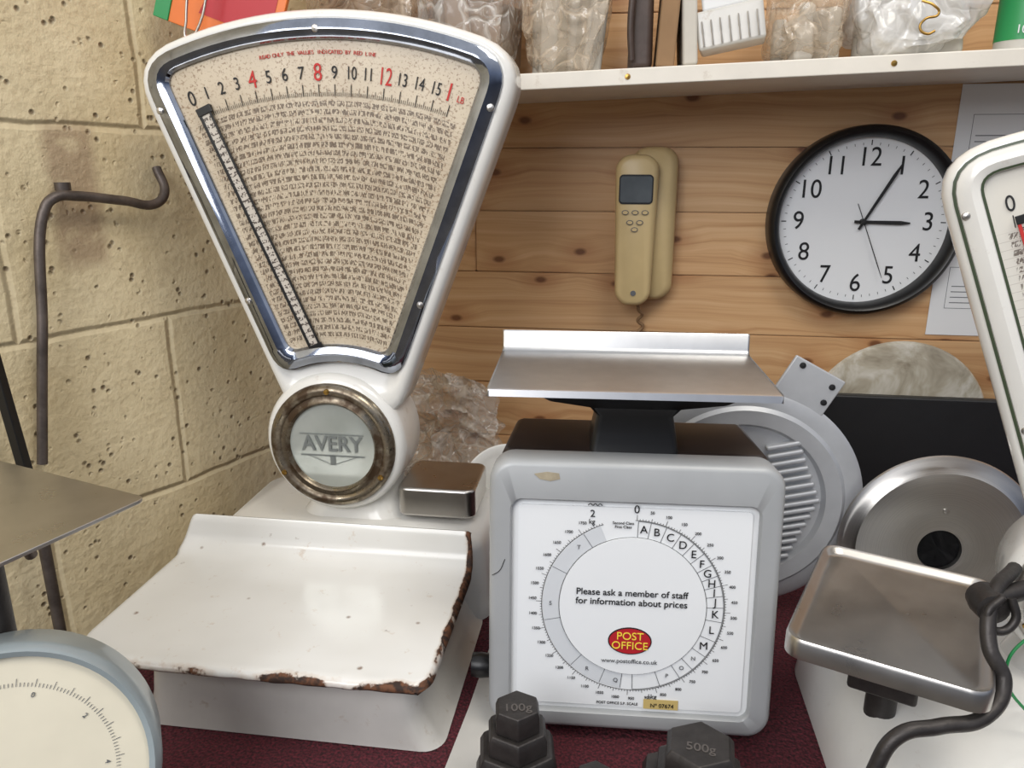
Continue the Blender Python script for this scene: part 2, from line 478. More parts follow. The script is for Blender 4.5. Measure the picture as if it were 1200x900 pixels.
def fan_head(parent,cx,y,cz,s=1.0,ringmat='chrome',full=True,yaw=0):
    h=empty('fan_head',(cx,y,cz),(0,0,yaw),parent); h.scale=(s,s,s)
    AL=rad(21.2); R1,R0=.464,.153
    def L(d,yy): 
        return [(x,yy,z) for x,z in sector(max(d,.0001),R1+d*.85,R0-d*.9,AL,.016+d*.9)]
    prof=[(.018,.0),(.021,-.004),(.026,-.0055),(.031,-.003),(.034,.002),(.035,.010),(.035,.045),(.028,.056),(.018,.060)]
    loft('casing',[[(x,yy,z) for x,z in sector(d,R1+d*.85,max(.085,R0-d*2.2),AL,.02+d*.8)] for d,yy in prof],'enamel',h,True,True,smooth=60)
    prof=[(.0,.002),(.0,-.006),(.0025,-.0095),(.0035,-.010),(.0105,-.0120),(.019,-.0105),(.0225,-.0085),(.0235,-.002)]
    loft('frame_ring',[L(d,yy) for d,yy in prof],ringmat,h,smooth=25)
    prism('chart_plate',[(x,z) for x,z in sector(.001,R1,R0,AL,.016)],-.0035,-.002,'chart' if full else 'chart2',h,smooth=30)
    if not full:
        loft('lining',[L(.0232,-.0092),L(.026,-.0088)],'darkgreen',h)
        loft('inner_lining',[L(.0005,-.0100),L(.0030,-.0104)],'darkgreen',h)
    yy=-.0045
    def na(i): return rad(-19.0+i*2.33)
    for i in range(16):
        a=na(i); red=i in (4,8,12)
        text('numeral_%d'%i,str(i),.024 if red else (.021 if i==0 else .0175),(.433*math.sin(a),yy,.433*math.cos(a)),'red' if red else 'ink',h,a,sx=.80 if i<10 else (.62 if red else .66))
    a=na(15.95); text('numeral_1lb','1',.025,(.434*math.sin(a)-.003,yy,.434*math.cos(a)),'red',h,a,sx=.8)
    a=na(16.3); text('numeral_lb','LB',.009,(.432*math.sin(a)+.003,yy,.432*math.cos(a)-.003),'red',h,a,sx=.8)
    ticks=[]
    for i in range(0,16*8+1):
        a=na(i/8)
        ticks.append(radial_tick(0,0,a,.411,.4225 if i%8==0 else (.418 if i%4==0 else .415),.0009 if i%8==0 else .0005))
    quads('tick_marks',ticks,'ink',h,yy)
    if full:
        sarc="READ ONLY THE VALUES INDICATED BY RED LINE"
        for i,ch in enumerate(sarc):
            if ch==' ': continue
            a=rad(-7.9+i*15.6/len(sarc)); text('caption_%d'%i,ch,.0052,(.4525*math.sin(a),yy,.4525*math.cos(a)),'red',h,a)
    for i,(x,z) in enumerate(((-.180,.398),(.180,.398),(-.100,.200),(.100,.200))):
        lathe('screw_%d'%(i+1),[(.0001,-.0015),(.0030,-.001),(.0038,0),(.0038,.004)],'steel',h,(x*.97,-.0112,z),16)
    lathe('top_screw',[(.0001,-.0015),(.0030,-.001),(.0038,0),(.0038,.004)],'steel',h,(0,-.0112,.4735),16)
    pA=Vector((-.127,0,.398)); pB=Vector((-.024,0,.150))
    d=pA-pB; Lp=d.length; th=math.atan2(d.x,d.z)
    p=empty('pointer',((pA+pB)/2)+Vector((0,-.008,0)),(0,th,0),h)
    pm='black' if full else 'red'
    box('edge_l',(-.0066,0,0),(.0030,.002,Lp),pm,p,.0004)
    box('edge_r',(.0052,0,0),(.0022,.002,Lp),'black',p,.0003)
    box('strip',(-.0005,.0006,0),(.0108,.001,Lp),'strip',p,0)
    box('cap_top',(0,0,Lp/2),(.017,.003,.008),'black',p,.0006)
    box('cap_bottom',(0,0,-Lp/2),(.016,.003,.006),'black',p,.0006)
    if not full:
        prism('red_flag',[(-.005,.110),(.03,.128),(.03,.100)],-.004,-.0025,'red',p)
    cx0,cz0=-.010,.036
    lathe('drum',[(.070,-.012),(.077,-.011),(.082,-.004),(.083,.002),(.083,.06),(.078,.075),(.06,.082)],'enamel',h,(cx0,0,cz0),smooth=60)
    lathe('badge_ring',[(.050,-.012),(.0505,-.018),(.053,-.0205),(.056,-.018),(.060,-.0175),(.063,-.0215),(.069,-.021),(.073,-.016),(.0735,-.010)],'rustring' if full else 'steel',h,(cx0,0,cz0),caps=False,smooth=60)
    lathe('badge_face',[(.051,-.0150),(.051,-.012)],'badge',h,(cx0,0,cz0))
    for i,a in enumerate((90,210,330)):
        lathe('ring_screw_%d'%i,[(.0001,-.003),(.003,-.0025),(.0035,0),(.0035,.003)],'brass',h,(cx0+.066*math.cos(rad(a)),-.0205,cz0+.066*math.sin(rad(a))),12)
    if full:
        text('badge_letters','AVERY',.026,(cx0,-.0165,cz0+.002),'badgeink',h,0,bold=.0004,sx=.92)
        R=lambda a,b,c,d:[(cx0+a,cz0+b),(cx0+c,cz0+b),(cx0+c,cz0+d),(cx0+a,cz0+d)]
        quads('badge_beam',[R(-.038,-.0125,.038,-.0110),R(-.038,.0135,.038,.0147),R(-.003,-.023,.003,-.012),
            [(cx0-.030,cz0-.012),(cx0-.028,cz0-.012),(cx0-.001,cz0-.0225),(cx0-.003,cz0-.0225)],
            [(cx0+.028,cz0-.012),(cx0+.030,cz0-.012),(cx0+.003,cz0-.0225),(cx0+.001,cz0-.0225)]],'badgeink',h,-.0160)
    return h

fs=empty('fan_shop_scale')
fan_head(fs,-.307,.80,.150)
loft('column',[[(x,y,z) for x,y in rrect(-.308,.842,w,d,.03)] for w,d,z in ((.135,.09,.085),(.118,.078,.097),(.108,.07,.112),(.112,.07,.145),(.125,.07,.175))],'enamel',fs,False,True,smooth=60)
loft('base_front',[[(x,y,z) for x,y in rrect(-.285+dxx,.650,w,.22,.02)] for w,dxx,z in ((.285,.005,.001),(.275,.003,.006),(.255,0,.03),(.245,0,.068))],'enamel_worn',fs,True,True,smooth=50)
loft('base_rear',[[(x,y,z) for x,y in rrect(-.298,.832,w,d,.03)] for w,d,z in ((.335,.19,.001),(.33,.186,.02),(.315,.176,.082),(.30,.166,.09))],'enamel',fs,True,True,smooth=50)
def tray(parent):
    nx=90
    x0,x1=-.470,-.141
    prof=[(.5175,.0775,1),(.516,.080,1),(.5175,.0838,.95),(.522,.0853,.72),(.527,.0853,.45)]
    for i in range(1,28): prof.append((.527+(.690-.527)*i/28,.085,.0))
    for i in range(0,9):
        a=pi/2*i/8*.88; prof.append((.690+.026*math.sin(a),.085+.022*(1-math.cos(a)),0))
    prof+=[(.7175,.114,0),(.719,.120,.1),(.721,.1228,.15),(.724,.1218,.2)]
    vs=[];fs_=[];ed=[]
    for j,(y,z,e) in enumerate(prof):
        rcl,rcr=.040,.020
        dl_=min(rcl,max(0,rcl-(y-.5165))); il=rcl-math.sqrt(max(0,rcl*rcl-dl_*dl_))
        dr_=min(rcr,max(0,rcr-(y-.5165))); ir=rcr-math.sqrt(max(0,rcr*rcr-dr_*dr_))
        up=max(0,z-.090)/.033
        xs0=x0+il*.9+.012*up; xs1=x1-ir*.7-.004*up
        for i in range(nx+1):
            t=i/nx; x=xs0+(xs1-xs0)*t
            dl=(x-xs0); dr=(xs1-x); dd=min(dl,dr)
            zz=z
            if j<4: zz+=.0011*noise.noise(Vector((x*60,0,0)))
            if dd<.0045 and j>3: zz-=(.006 if y<.70 else .002)*(1-dd/.0045)**2
            if dd<.0045 and j<=3: zz=min(zz,.080)
            zz-=.0015*max(0,1-(y-.516)/.03)*math.sin(t*pi)
            ee=e
            if dr<.005: ee=max(ee,1.15)
            elif dr<.010: ee=max(ee,.80)
            if dl<.004: ee=max(ee,.55)
            if dr<.05 and y<.53: ee+=.12
            vs.append((x,y,zz)); ed.append(ee)
    n=nx+1
    for j in range(len(prof)-1):
        for i in range(nx): fs_.append((j*n+i,j*n+i+1,(j+1)*n+i+1,(j+1)*n+i))
    me=mesh('goods_tray',vs,fs_)
    at=me.attributes.new('edge','FLOAT','POINT')
    for i,v in enumerate(ed): at.data[i].value=v
    o=add('goods_tray',me,'rusten',parent,smooth=60)
    s=o.modifiers.new('sol','SOLIDIFY'); s.thickness=.003; s.offset=-1
    return o
tray(fs)
box('tray_support',(-.30,.62,.075),(.18,.10,.013),'iron',fs,.002)
zprism('weight_pan',rrect(-.202,.842,.092,.09,.012),.098,.134,'steel',fs,bevel=.004)
lathe('weight_pan_stem',[(.02,.0),(.02,.02)],'enamel',fs,(-.202,.842,.082),24,'Z')

# second fan scale on the right
fs2=empty('fan_shop_scale.001')
fan_head(fs2,.411,.62,.117,.85,'enamel',False,yaw=-rad(20))
loft('base_front',[[(x,y,z) for x,y in rrect(.41,.585,w,.30,.04)] for w,z in ((.44,.001),(.435,.02),(.41,.055),(.38,.064))],'enamel',fs2,True,True,smooth=50)
loft('column',[[(x,y,z) for x,y in rrect(.42,.66,w,.06,.02)] for w,z in ((.12,.06),(.10,.08),(.11,.15))],'enamel',fs2,False,True,smooth=60)
pn=empty('goods_pan',(.223,.565,.150),(0,0,-rad(23)),fs2)
def lp(w,d,r,z): return [(x,y,z) for x,y in rrect(0,0,w,d,r)]
loft('pan_sheet',[lp(.134,.170,.014,-.003),lp(.134,.170,.014,.010),lp(.131,.167,.013,.0125),lp(.126,.162,.012,.0115),lp(.122,.158,.012,.008),lp(.114,.150,.010,.0065)],'steel',pn,True,True,smooth=60)
box('pan_bracket',(0,0,-.03),(.05,.05,.05),'iron',pn,.003)
lathe('pan_post',[(.012,0),(.012,.075)],'iron',fs2,(.225,.57,.06),20,'Z')
tube('lever_arm',[(.300,.56,.205),(.268,.52,.200),(.262,.50,.175),(.270,.49,.155),(.255,.475,.138),(.222,.465,.134),(.196,.46,.128),(.183,.455,.105),(.178,.45,.07)],.0052,'iron',fs2)
tube('lever_stub',[(.262,.53,.19),(.30,.545,.195),(.36,.56,.20)],.007,'iron',fs2)
lathe('lever_knuckle',[(.004,-.012),(.011,-.01),(.012,0),(.011,.01),(.004,.012)],'iron',fs2,(.268,.525,.195),20)
tube('chain_link',[(.272,.515,.205),(.262,.51,.195),(.268,.508,.183),(.280,.51,.19),(.278,.515,.205)],.003,'iron',fs2)
tube('green_wire',[(.335,.55,.075),(.300,.545,.13),(.315,.55,.155),(.36,.56,.17)],.0012,'greenwire',fs2)

# ---------------------------------------------------------------- letter scale
ps=empty('letter_scale',(.021,.578,0),(0,0,rad(3.0)))
W,H=.246,.246
fr=empty('front_assembly',(0,0,.012),(-rad(6),0,0),ps)
oz,oh=.1140,.193
def ring(o,y): return [(x,y,z) for x,z in o]
loft('front_frame',[ring(rrect(0,H/2,W,H,.020,8),.030),ring(rrect(0,H/2,W,H,.020,8),.004),ring(rrect(0,H/2,W-.005,H-.005,.018,8),-.0005),ring(rrect(0,H/2,W-.012,H-.012,.016,8),-.002),
  ring(rrect(0,oz,W-.036,oh+.003,.010,8),-.002),ring(rrect(0,oz,W-.039,oh,.009,8),.0),ring(rrect(0,oz,W-.039,oh,.009,8),.006)],'silverpaint',fr,smooth=50)
prism('window_backing',rrect(0,oz,W-.037,oh+.001,.009,8),.0045,.028,'paper',fr)
prism('dial_plate',rrect(0,oz,W-.050,oh-.010,.004,4),.0020,.0046,'dialwhite',fr)
cx,cz=.001,H/2-.0060
y1=.0012
tk=[]
for i in range(200):
    a=2*pi*i/200+rad(1)
    if 341<math.degrees(a)%360: continue
    r1=.083 if i%10==0 else (.081 if i%5==0 else .0795)
    tk.append(radial_tick(cx,cz,a,.078,r1,.0004))
def arcring(r,w,a0=0,a1=360,n=120):
    R=[]
    for i in range(n):
        t0=rad(a0+(a1-a0)*i/n); t1=rad(a0+(a1-a0)*(i+1)/n)
        R.append([(cx+math.sin(t)*q,cz+math.cos(t)*q) for t,q in ((t0,r-w/2),(t1,r-w/2),(t1,r+w/2),(t0,r+w/2))])
    return R
tk+=arcring(.078,.0005,0,340)+arcring(.0630,.0004)
quads('dial_ticks',tk,'ink',fr,y1)
quads('tariff_lines',arcring(.0772,.0005,2,178)+[radial_tick(cx,cz,rad(a),.063,.077,.0005) for a in (2,10,20,30,40,49,58,66,73,80,88,98,112,124,136,146,160,178,186,200,222,258,296,326)],'inkgrey',fr,y1+.0002)
quads('tariff_band',arcring(.0700,.0136,186,338,60),'paleink',fr,y1+.0004)
prism('rate_disc',circ(cx,cz,.0625,72),.0002,.0016,'dialwhite',fr,smooth=30)
ltr=[('A',6),('B',15),('C',25),('D',35),('E',45),('F',54),('G',62),('H',70),('I',77),('J',84),('K',93),('L',105),('M',118),('N',130),('O',141),('P',153),('Q',190),('R',212),('S',270),('T',318)]
for c,a in ltr:
    big=a<120; a=rad(a); q=.0703
    text('letter_'+c,c,.0098 if big else .0052,(cx+q*math.sin(a),y1-.0003,cz+q*math.cos(a)),'ink' if big else 'inkgrey',fr,0)
for i in range(1,36):
    a=rad(i*9.4)
    text('weight_%d'%i,str(i*50),.0036,(cx+.0862*math.sin(a),y1,cz+.0862*math.cos(a)),'ink',fr,0)
text('zero','0',.010,(cx+.001,y1,cz+.0875),'ink',fr,0)
text('two_kg','2',.009,(cx-.036,y1,cz+.0825),'ink',fr,0); text('two_kg_unit','kg',.006,(cx-.0365,y1,cz+.0755),'ink',fr,0)
text('one_kg','1kg',.006,(cx+.020,y1,cz-.0835),'ink',fr,0)
text('left_caption','Second Class\nFirst Class',.0034,(cx-.010,y1,cz+.0735),'ink',fr,0)
text('notice_1','Please ask a member of staff',.0083,(cx-.001,-.0006,cz+.013),'ink',fr,0,bold=.00005)
text('notice_2','for information about prices',.0083,(cx-.001,-.0006,cz+.0045),'ink',fr,0,bold=.00005)
text('web_line','www.postoffice.co.uk',.0055,(cx-.001,-.0006,cz-.050),'inkgrey',fr,0)
ell=[(cx-.001+.0188*math.cos(2*pi*i/40),cz-.031+.0125*math.sin(2*pi*i/40)) for i in range(40)]
ell2=[(cx-.001+.0178*math.cos(2*pi*i/40),cz-.031+.0115*math.sin(2*pi*i/40)) for i in range(40)]
prism('emblem_border',ell,-.0004,.0003,'ink',fr)
prism('emblem',ell2,-.0008,.0003,'logored',fr)
text('emblem_text_1','POST',.0098,(cx-.001,-.0012,cz-.0265),'yellow',fr,0)
text('emblem_text_2','OFFICE',.0098,(cx-.001,-.0012,cz-.0352),'yellow',fr,0)
text('maker_line','POST OFFICE S.P. SCALE',.0034,(cx-.010,y1,cz-.0915),'ink',fr,0)
box('serial_label',(cx+.028,y1,cz-.0905),(.030,.0006,.009),'label',fr,0)
text('serial_text','Nº 07674',.0052,(cx+.029,y1-.0008,cz-.0915),'ink',fr,0)
tube('pen_mark',[(cx-.040+.002*i,y1,cz+.0905+(.0010 if i%2 else -.0005)) for i in range(7)],.0004,'ink',fr)
prism('bezel_top_wear',[(-.085,H-.012),(-.074,H-.010),(-.064,H-.011),(-.063,H-.016),(-.071,H-.018),(-.080,H-.0165)],-.0024,-.0015,'clearwear',fr)
tube('casing_scratch',[(-.120,-.0026,.142),(-.114,-.0026,.146),(-.109,-.0026,.157)],.0003,'ink',fr)
def hs(yb,yt,x,zt,zb=.010): return [(-x,yb,zb),(x,yb,zb),(x,yt,zt),(-x,yt,zt)]
loft('housing',[hs(.026,.052,.114,.250),hs(.045,.060,.116,.254),hs(.150,.150,.110,.253)],'brownhouse',ps,True,True,bevel=.008,seg=4)
loft('pan_pedestal',[[(x,y,z) for x,y in rrect(0,.085,w,d,.006)] for w,d,z in ((.078,.06,.250),(.072,.055,.268),(.066,.052,.285),(.080,.056,.293),(.150,.09,.303),(.172,.11,.312))],'black',ps,True,True,smooth=40)
PX=.118
prof=[(.020,.3125),(.0185,.3130),(.020,.3185),(.0225,.3195),(.148,.3195),(.152,.321),(.154,.324),(.156,.3375),(.1575,.339),(.159,.338)]
vsl=[];fsl=[]
for j,(y,z) in enumerate(prof):
    for x in (-PX,-PX+.002,PX-.002,PX): vsl.append((x-.006,y,z))
for j in range(len(prof)-1):
    for i in range(3): fsl.append((j*4+i,j*4+i+1,(j+1)*4+i+1,(j+1)*4+i))
o=add('letter_pan',mesh('letter_pan',vsl,fsl),'brushed',ps,smooth=50)
sm=o.modifiers.new('sol','SOLIDIFY'); sm.thickness=.0022; sm.offset=-1
for i,(x,y) in enumerate(((-.095,.03),(.095,.03),(-.095,.13),(.095,.13))):
    lathe('foot_%d'%(i+1),[(.010,0.0005),(.012,.003),(.010,.013)],'black',ps,(x,y,0),20,'Z')
lathe('level_knob',[(.004,-.016),(.011,-.016),(.012,-.008),(.011,0),(.005,.012)],'black',ps,(-.128,.05,.035),24,'X')

# ---------------------------------------------------------------- iron weights
def hexw(name,x,y,tiers,label=None,a=0):
    e=empty(name,(x,y,0),(0,0,a)); z=.0005
    for i,(r,h,tp) in enumerate(tiers):
        p0=circ(0,0,r*1.0,6,pi/6); p1=circ(0,0,r*tp,6,pi/6)
        loft('tier_%d'%(i+1),[[(px,py,z) for px,py in p0],[(px,py,z+h*.72) for px,py in p0],[(px,py,z+h) for px,py in p1]],'iron',e,True,True,bevel=.0012,seg=2)
        z+=h
    if label:
        text('raised_mark',label,.0115,(0,-tiers[-1][0]*.2,z+.0003),'castmark',e,rot=(0,0,0),bold=.0001)
    return e
hexw('hexagonal_iron_weight',-.066,.500,[(.038,.030,.92),(.034,.024,.90),(.026,.018,.9),(.0195,.019,.9)],'100g',rad(10))
hexw('hexagonal_iron_weight.001',-.004,.480,[(.026,.038,.9),(.016,.014,.9)],'50g',rad(0))
hexw('hexagonal_iron_weight.002',.074,.498,[(.050,.036,.92),(.036,.018,.82),(.029,.020,.85)],'500g',rad(-6))
# ---------------------------------------------------------------- left dial scale
ds=empty('dial_spring_scale',(-.366,.345,0),(0,0,rad(33)))
dh=empty('dial_head',(0,0,.122),(-rad(18),0,0),ds)
lathe('dial_case',[(.0795,-.001),(.0795,-.006),(.083,-.008),(.0865,-.004),(.0875,.003),(.0860,.040),(.078,.046)],'greyrim',dh,n=80,caps=False,smooth=50)
lathe('dial_back',[(.0001,.045),(.079,.045)],'greyrim',dh)
lathe('dial_face',[(.0800,-.002),(.0800,.004)],'cream',dh,n=72)
quads('dial_ticks',[radial_tick(0,0,rad(2*i),.060,.0625 if i%5 else .065,.0004) for i in range(-10,110)],'inkgrey',dh,-.0026)
for i in range(6): 
    a=rad(i*36+20); text('num_%d'%i,str(i*2),.0045,(.055*math.sin(a),-.0026,.055*math.cos(a)),'inkgrey',dh,a)
box('case_base',(0,.045,.028),(.13,.09,.054),'greyrim',ds,.010)
lathe('pan_column',[(.010,0),(.010,.135)],'iron',ds,(-.005,.075,.112),20,'Z')
dp=empty('weighing_pan',(-.350,.494,.250),(0,0,-rad(17)),ds)
dp.matrix_parent_inverse=(Matrix.Translation(ds.location)@Matrix.Rotation(rad(33),4,'Z')).inverted()
zprism('pan_plate',[(x-.105,y-.088) for x,y in rrect(0,0,.21,.176,.008)],-.0015,.0015,'steel',dp,bevel=.0006)
tube('pan_strut',[(-.110,-.04,-.002),(-.125,-.03,-.03),(-.14,-.01,-.075)],.005,'rustyrod',dp)

# ---------------------------------------------------------------- bracket rod on the left wall
def LW(s,off,z):
    return (XC+dx*s+math.cos(ang)*off,YC+dy*s-math.sin(ang)*off,z)
br=empty('bent_wall_bracket')
tube('rod',[LW(.53,.012,.18),LW(.51,.018,.32),LW(.487,.022,.452),LW(.475,.024,.462),LW(.455,.024,.462),LW(.40,.024,.455),LW(.36,.024,.450),LW(.345,.022,.462),LW(.340,.006,.490)],.0054,'rustyrod',br)
lathe('fixing_bolt',[(.004,0),(.008,.002),(.008,.010)],'rustyrod',br,LW(.46,.012,.466),12,'Z')
upb=empty('iron_floor_stand')
box('bar',(-.602,.655,.26),(.010,.010,.16),'black',upb,.001,rot=(0,rad(-6),0))
box('bar_foot',(-.590,.655,.185),(.045,.014,.012),'rustyrod',upb,.002,rot=(0,rad(8),0))
tube('stay',[(-.585,.655,FLOOR+.004),(-.588,.655,-.30),(-.590,.655,.185)],.006,'rustyrod',upb)
lathe('stand_foot',[(.06,.001),(.06,.010),(.01,.018)],'iron',upb,(-.585,.655,FLOOR),32,'Z')

# ---------------------------------------------------------------- wall clock
ck=empty('wall_clock',(.3435,1.1995,.4145))
lathe('rim',[(.1335,0),(.1335,-.022),(.131,-.031),(.126,-.034),(.121,-.031),(.117,-.020),(.1165,-.008)],'black',ck,n=96,caps=False,smooth=60)
lathe('face',[(.118,-.010),(.118,-.001)],'dialwhite',ck,n=72)
for i in range(1,13):
    a=rad(30*i); text('numeral_%d'%i,str(i),.037,(.089*math.sin(a),-.0108,.089*math.cos(a)),'ink',ck,0,sx=.90)
quads('minute_marks',[radial_tick(0,0,rad(6*i),.106,.113 if i%5==0 else .1095,.0014 if i%5==0 else .0007) for i in range(60)],'ink',ck,-.0106)
def hand(name,a,L,back,w,y,mat='ink'):
    d=(math.sin(a),math.cos(a)); n=(math.cos(a),-math.sin(a))
    q=lambda r,s:(d[0]*r+n[0]*s,d[1]*r+n[1]*s)
    prism(name,[q(-back,-w*.7),q(-back,w*.7),q(L*.8,w),q(L,w*.35),q(L,-w*.35),q(L*.8,-w)],y,y+.0012,mat,ck)
hand('hour_hand',rad(91),.064,.012,.0028,-.0145)
hand('minute_hand',rad(28),.092,.012,.0023,-.0165)
hand('second_hand',rad(157),.086,.028,.0006,-.0185)
lathe('hand_boss',[(.0001,-.020),(.004,-.0195),(.0045,-.010)],'ink',ck,n=20)

# ---------------------------------------------------------------- wall phone
ph=empty('wall_telephone',(.027,1.1995,.400))
def phl(w,h,r,y,cx=0,cz=0,tp=.0): 
    return [(cx+(x-cx)*(1+tp*(z-cz)),y,z) for x,z in rrect(cx,cz,w,h,r,8)]
loft('cradle',[phl(.062,.215,.022,0,.018,.008),phl(.068,.222,.024,-.008,.018,.008),phl(.066,.220,.024,-.030,.016,.008),phl(.054,.208,.020,-.038,.012,.008)],'creamplastic',ph,True,True,smooth=60)
loft('handset',[phl(.050,.205,.020,-.030,-.006,0,.9),phl(.056,.214,.023,-.038,-.007,0,.9),phl(.057,.216,.023,-.052,-.008,0,.9),phl(.053,.212,.021,-.060,-.008,0,.9),phl(.042,.201,.016,-.0635,-.008,0,.9)],'creamplastic',ph,True,True,smooth=60)
prism('display',rrect(-.009,.060,.044,.036,.004),-.0648,-.062,'lcd',ph)
prism('display_bezel',rrect(-.009,.060,.048,.041,.006),-.0642,-.060,'black',ph)
for i,(x,z) in enumerate(((-.023,.028),(-.009,.028),(.005,.028),(-.016,.014),(-.002,.014),(-.009,.004))):
    prism('button_%d'%i,[(x+.0050*math.cos(t*pi/8),z+.0034*math.sin(t*pi/8)) for t in range(16)],-.0655,-.062,'inkgrey',ph)
    prism('button_cap_%d'%i,[(x+.0038*math.cos(t*pi/8),z+.0024*math.sin(t*pi/8)) for t in range(16)],-.0662,-.062,'creamplastic',ph)
lathe('maker_badge',[(.004,-.0648),(.004,-.060)],'inkgrey',ph,(-.007,0,-.088),20)
tube('cord',[(.0,-.035,-.100),(.003,-.030,-.118),(.009,-.02,-.128),(.003,-.015,-.138),(.011,-.01,-.148),(.004,-.01,-.156)],.0026,'card',ph)

# ---------------------------------------------------------------- technical sheet pinned at right
pp=empty('technical_sheet',(.455,1.1990,.25))
box('sheet',(.155,0,.175),(.31,.0008,.35),'paper',pp,0)
lines=[]
for (x,z,w,h) in ((.02,.25,.07,.06),(.02,.14,.07,.07),(.02,.04,.07,.06),(.11,.2,.15,.12),(.12,.03,.16,.12)):
    t=.0007
    lines+=[[(x,z),(x+w,z),(x+w,z+t),(x,z+t)],[(x,z+h),(x+w,z+h),(x+w,z+h+t),(x,z+h+t)],[(x,z),(x+t,z),(x+t,z+h),(x,z+h)],[(x+w,z),(x+w+t,z),(x+w+t,z+h),(x+w,z+h)]]
    for k in range(4): lines.append([(x+.006,z+.008+k*.008),(x+w*.7,z+.008+k*.008),(x+w*.7,z+.0092+k*.008),(x+.006,z+.0092+k*.008)])
quads('diagram_lines',lines,'inkgrey',pp,-.0006)

# ---------------------------------------------------------------- slicer parts
sg=empty('slicer_blade_guard',(.140,.80,.142),(0,0,0))
lathe('guard_plate',[(.0001,.002),(.084,.002),(.088,-.004),(.104,-.006),(.108,-.002),(.122,-.002),(.127,.002),(.126,.008),(.0001,.008)],'alu',sg,n=96,smooth=40)
for i in range(15):
    z=-.066+i*.0094
    box('rib_%d'%i,(.058-abs(i-7)*.0028,-.001,z),(.050-abs(i-7)*.002,.009,.0056),'alu',sg,.0026,rot=(0,rad(-14),0))
tab=empty('hinge_tab',(.058,.0,.130),(0,rad(28),0),sg)
box('tab_plate',(0,.002,0),(.058,.005,.046),'alu',tab,.0015)
for i,(x,z) in enumerate(((-.018,.017),(.020,.012),(.022,-.006))):
    lathe('rivet_%d'%i,[(.0001,-.0025),(.003,-.002),(.0035,0)],'ink',tab,(x,0,z),12)
bd=empty('slicer_blade',(.343,.785,.105),(-rad(4),0,0))
lathe('blade',[(.0215,.002),(.022,-.003),(.060,-.009),(.085,-.007),(.089,-.004),(.101,.0),(.102,.002),(.0215,.002)],'turned',bd,n=96,caps=False,smooth=30)
lathe('hub_hole_dark',[(.0001,.0035),(.030,.0035)],'ink',bd,n=40)  # black disc behind the blade's hole, painted as its dark inside
lathe('hub_screw',[(.0001,-.009),(.003,-.0085),(.004,-.004)],'steel',bd,(0.0,0,.045),14)
b=empty('black_backing_board',(.50,1.06,.0),(-rad(4),0,0))
box('board',(0,0,.096),(.47,.018,.186),'blackpaint',b,.003)
lathe('wrapped_metal_disc',[(.0001,-.006),(.11,-.006),(.122,-.003),(.125,.002),(.0001,.004)],'wrapped',None,(.405,1.13,.128),64,smooth=40)

# ---------------------------------------------------------------- clutter behind
e=empty('bubble_wrap_sheet',(-.275,1.05,.004))
crumpled_sheet('outer_layer',(0,0,0),.24,.20,'bubble',3,.06,.05,e)
crumpled_sheet('inner_layer',(.01,.03,0),.22,.185,'bubble',9,.05,.04,e)
eb=empty('enamel_dish',(-.135,.93,.075),(rad(62),0,rad(12)))
lathe('bowl',[(.0001,-.012),(.035,-.012),(.055,.0),(.062,.012),(.064,.014),(.061,.014),(.053,.003),(.034,-.008),(.0001,-.008)],'enamel',eb,n=48,axis='Z',smooth=60)
def bag(name,x,y,s,mat,seed,cont=None):
    e=empty(name,(x,y,shz(x)))
    crumple('film',(0,0,s[2]*.46),s,mat,seed,e)
    if cont:
        rnd=random.Random(seed)
        for i in range(4):
            w=s[0]*rnd.uniform(.22,.36); h=s[2]*rnd.uniform(.35,.6)
            xx=-s[0]*.26+i*s[0]*.17
            if i%2: box('packed_part_%d'%i,(xx,rnd.uniform(-.01,.03),h/2+.004),(w*.8,s[1]*.4,h),cont,e,.006,rot=(0,rnd.uniform(-.15,.15),rnd.uniform(-.4,.4)))
            else: lathe('packed_part_%d'%i,[(w*.38,0),(w*.42,.003),(w*.42,h),(w*.3,h+.004)],cont,e,(xx,rnd.uniform(0,.03),.004),28,'Z')
    return e
bag('plastic_bag',-.350,1.095,(.16,.15,.22),'bagbrown',5,'contents')
bag('plastic_bag.001',-.210,1.095,(.15,.17,.26),'bag',11,'contents')
bag('plastic_bag.002',-.082,1.095,(.125,.17,.28),'bagbrown',17,'contentsgrey')
e=empty('leather_pouch',(.014,1.07,shz(.014)))
box('pouch',(0,0,.065),(.030,.10,.13),'leather',e,.008,taper=(.9,.9)); tube('strap',[(-.010,-.056,.01),(-.013,-.058,.05),(-.008,-.054,.12)],.004,'leather',e)
e=empty('cardboard_packets',(.054,1.07,shz(.054)))
box('packet_1',(-.007,0,.065),(.022,.12,.13),'card',e,.003,rot=(0,rad(3),0)); box('packet_2',(.016,.0,.062),(.018,.11,.12),'contentsgrey',e,.004,rot=(0,rad(-4),0))
e=empty('pin_connector_block',(.122,1.045,shz(.122)+.044),(rad(0),rad(-10),rad(-8)))
box('block_body',(0,0,0),(.078,.06,.044),'enamel_worn',e,.004)
box('block_lid',(.004,0,.03),(.068,.055,.02),'paper',e,.004)
for i in range(7):
    for j in range(2):
        lathe('pin_%d_%d'%(i,j),[(.0012,0),(.0008,.014)],'steel',e,(-.032+i*.0105,-.032,-.014+j*.014-.004),8,'Z')
bag('plastic_bag.003',.214,1.085,(.098,.15,.13),'bagbrown',31,'contentsgrey')
bag('plastic_bag.004',.340,1.09,(.165,.17,.17),'bagwhite',41,'contentsgrey')
e=empty('brass_hook'); tube('hook',[(.318,.984,.668),(.330,.98,.662),(.336,.98,.654),(.322,.979,.648),(.318,.979,.640),(.326,.978,.633),(.334,.979,.636)],.0014,'brass',e)
e=empty('bottle',(.455,1.05,shz(.455)))
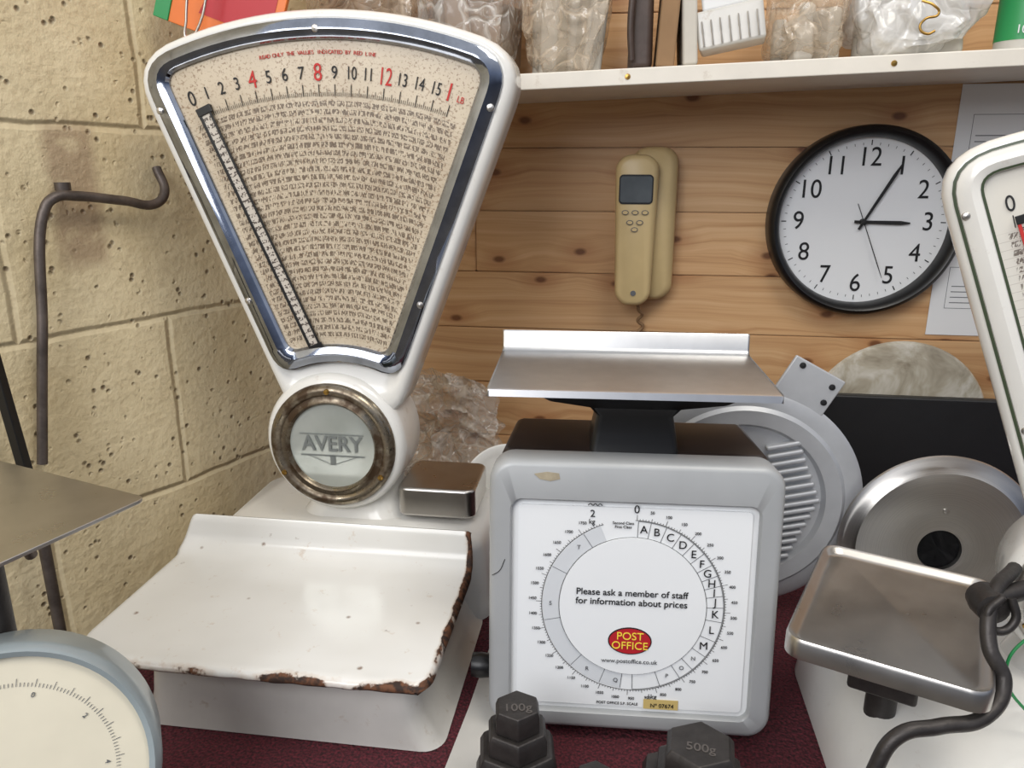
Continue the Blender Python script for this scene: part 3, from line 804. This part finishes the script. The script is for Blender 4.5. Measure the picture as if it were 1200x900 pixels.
lathe('bottle_body',[(.0001,0),(.026,0),(.028,.003),(.028,.09),(.02,.105),(.012,.108),(.012,.125)],'enamel_worn',e,n=32,axis='Z')
lathe('bottle_label',[(.0284,.012),(.0284,.075)],'green',e,n=32,axis='Z',caps=False)
text('bottle_text','100ml',.013,(-.004,-.029,.022),'paper',e)
bag('plastic_bag.005',.565,1.09,(.14,.15,.15),'bag',51,'contentsgrey')
e=empty('printed_folder',(-.475,.885,.635),(0,rad(20),0))
box('cover',(.02,0,.09),(.13,.006,.18),'orange',e,.001)
box('green_spine',(-.052,-.001,.09),(.018,.008,.18),'green',e,.001)
quads('red_panel',[[(-.01,.02),(.075,.02),(.075,.12),(.03,.17)]],'logored',e,-.0036)
tube('hung_wire',[(-.017,-.025,.065),(-.010,-.025,.01),(-.003,-.025,-.01),(.005,-.025,.005),(.005,-.025,.065)],.0015,'steel',e)

# ---------------------------------------------------------------- camera & lights
cam=bpy.data.cameras.new('camera'); co=bpy.data.objects.new('camera',cam); COL.objects.link(co)
cam.sensor_width=36; cam.lens=27; cam.clip_start=.02
co.location=(0,0,.495); co.rotation_euler=(rad(90-16),0,rad(8))
S.camera=co
def area(name,loc,target,size,energy,col,sy=None):
    l=bpy.data.lights.new(name,'AREA'); l.energy=energy; l.color=col; l.size=size
    if sy: l.shape='RECTANGLE'; l.size_y=sy
    o=bpy.data.objects.new(name,l); COL.objects.link(o); o.location=loc
    o.rotation_euler=(Vector(target)-Vector(loc)).to_track_quat('-Z','Y').to_euler()
    return o
area('window_daylight',(-.7,-1.0,1.25),(0,.9,.2),1.2,26,(.97,.97,.98),1.0)
area('overhead_fill',(.5,.1,1.7),(.1,.9,.1),.7,11.5,(1.0,.94,.84))  # unseen warm area light from above, lifts the fill
w=bpy.data.worlds.new('world'); w.use_nodes=True; S.world=w
nt=w.node_tree; bg=nt.nodes['Background']
tc=nt.nodes.new('ShaderNodeTexCoord'); sp=nt.nodes.new('ShaderNodeSeparateXYZ'); rp=nt.nodes.new('ShaderNodeValToRGB')
mr=nt.nodes.new('ShaderNodeMapRange'); mr.inputs[1].default_value=-1; mr.inputs[2].default_value=1
nt.links.new(tc.outputs['Generated'],sp.inputs[0]); nt.links.new(sp.outputs[2],mr.inputs[0]); nt.links.new(mr.outputs[0],rp.inputs[0])
el=rp.color_ramp.elements; el[0].position=.3; el[0].color=(.16,.14,.12,1); el[1].position=.80; el[1].color=(.80,.82,.87,1)
x=el.new(.50); x.color=(.08,.09,.12,1)
x=el.new(.60); x.color=(.30,.35,.47,1)
nt.links.new(rp.outputs[0],bg.inputs[0]); bg.inputs[1].default_value=.95
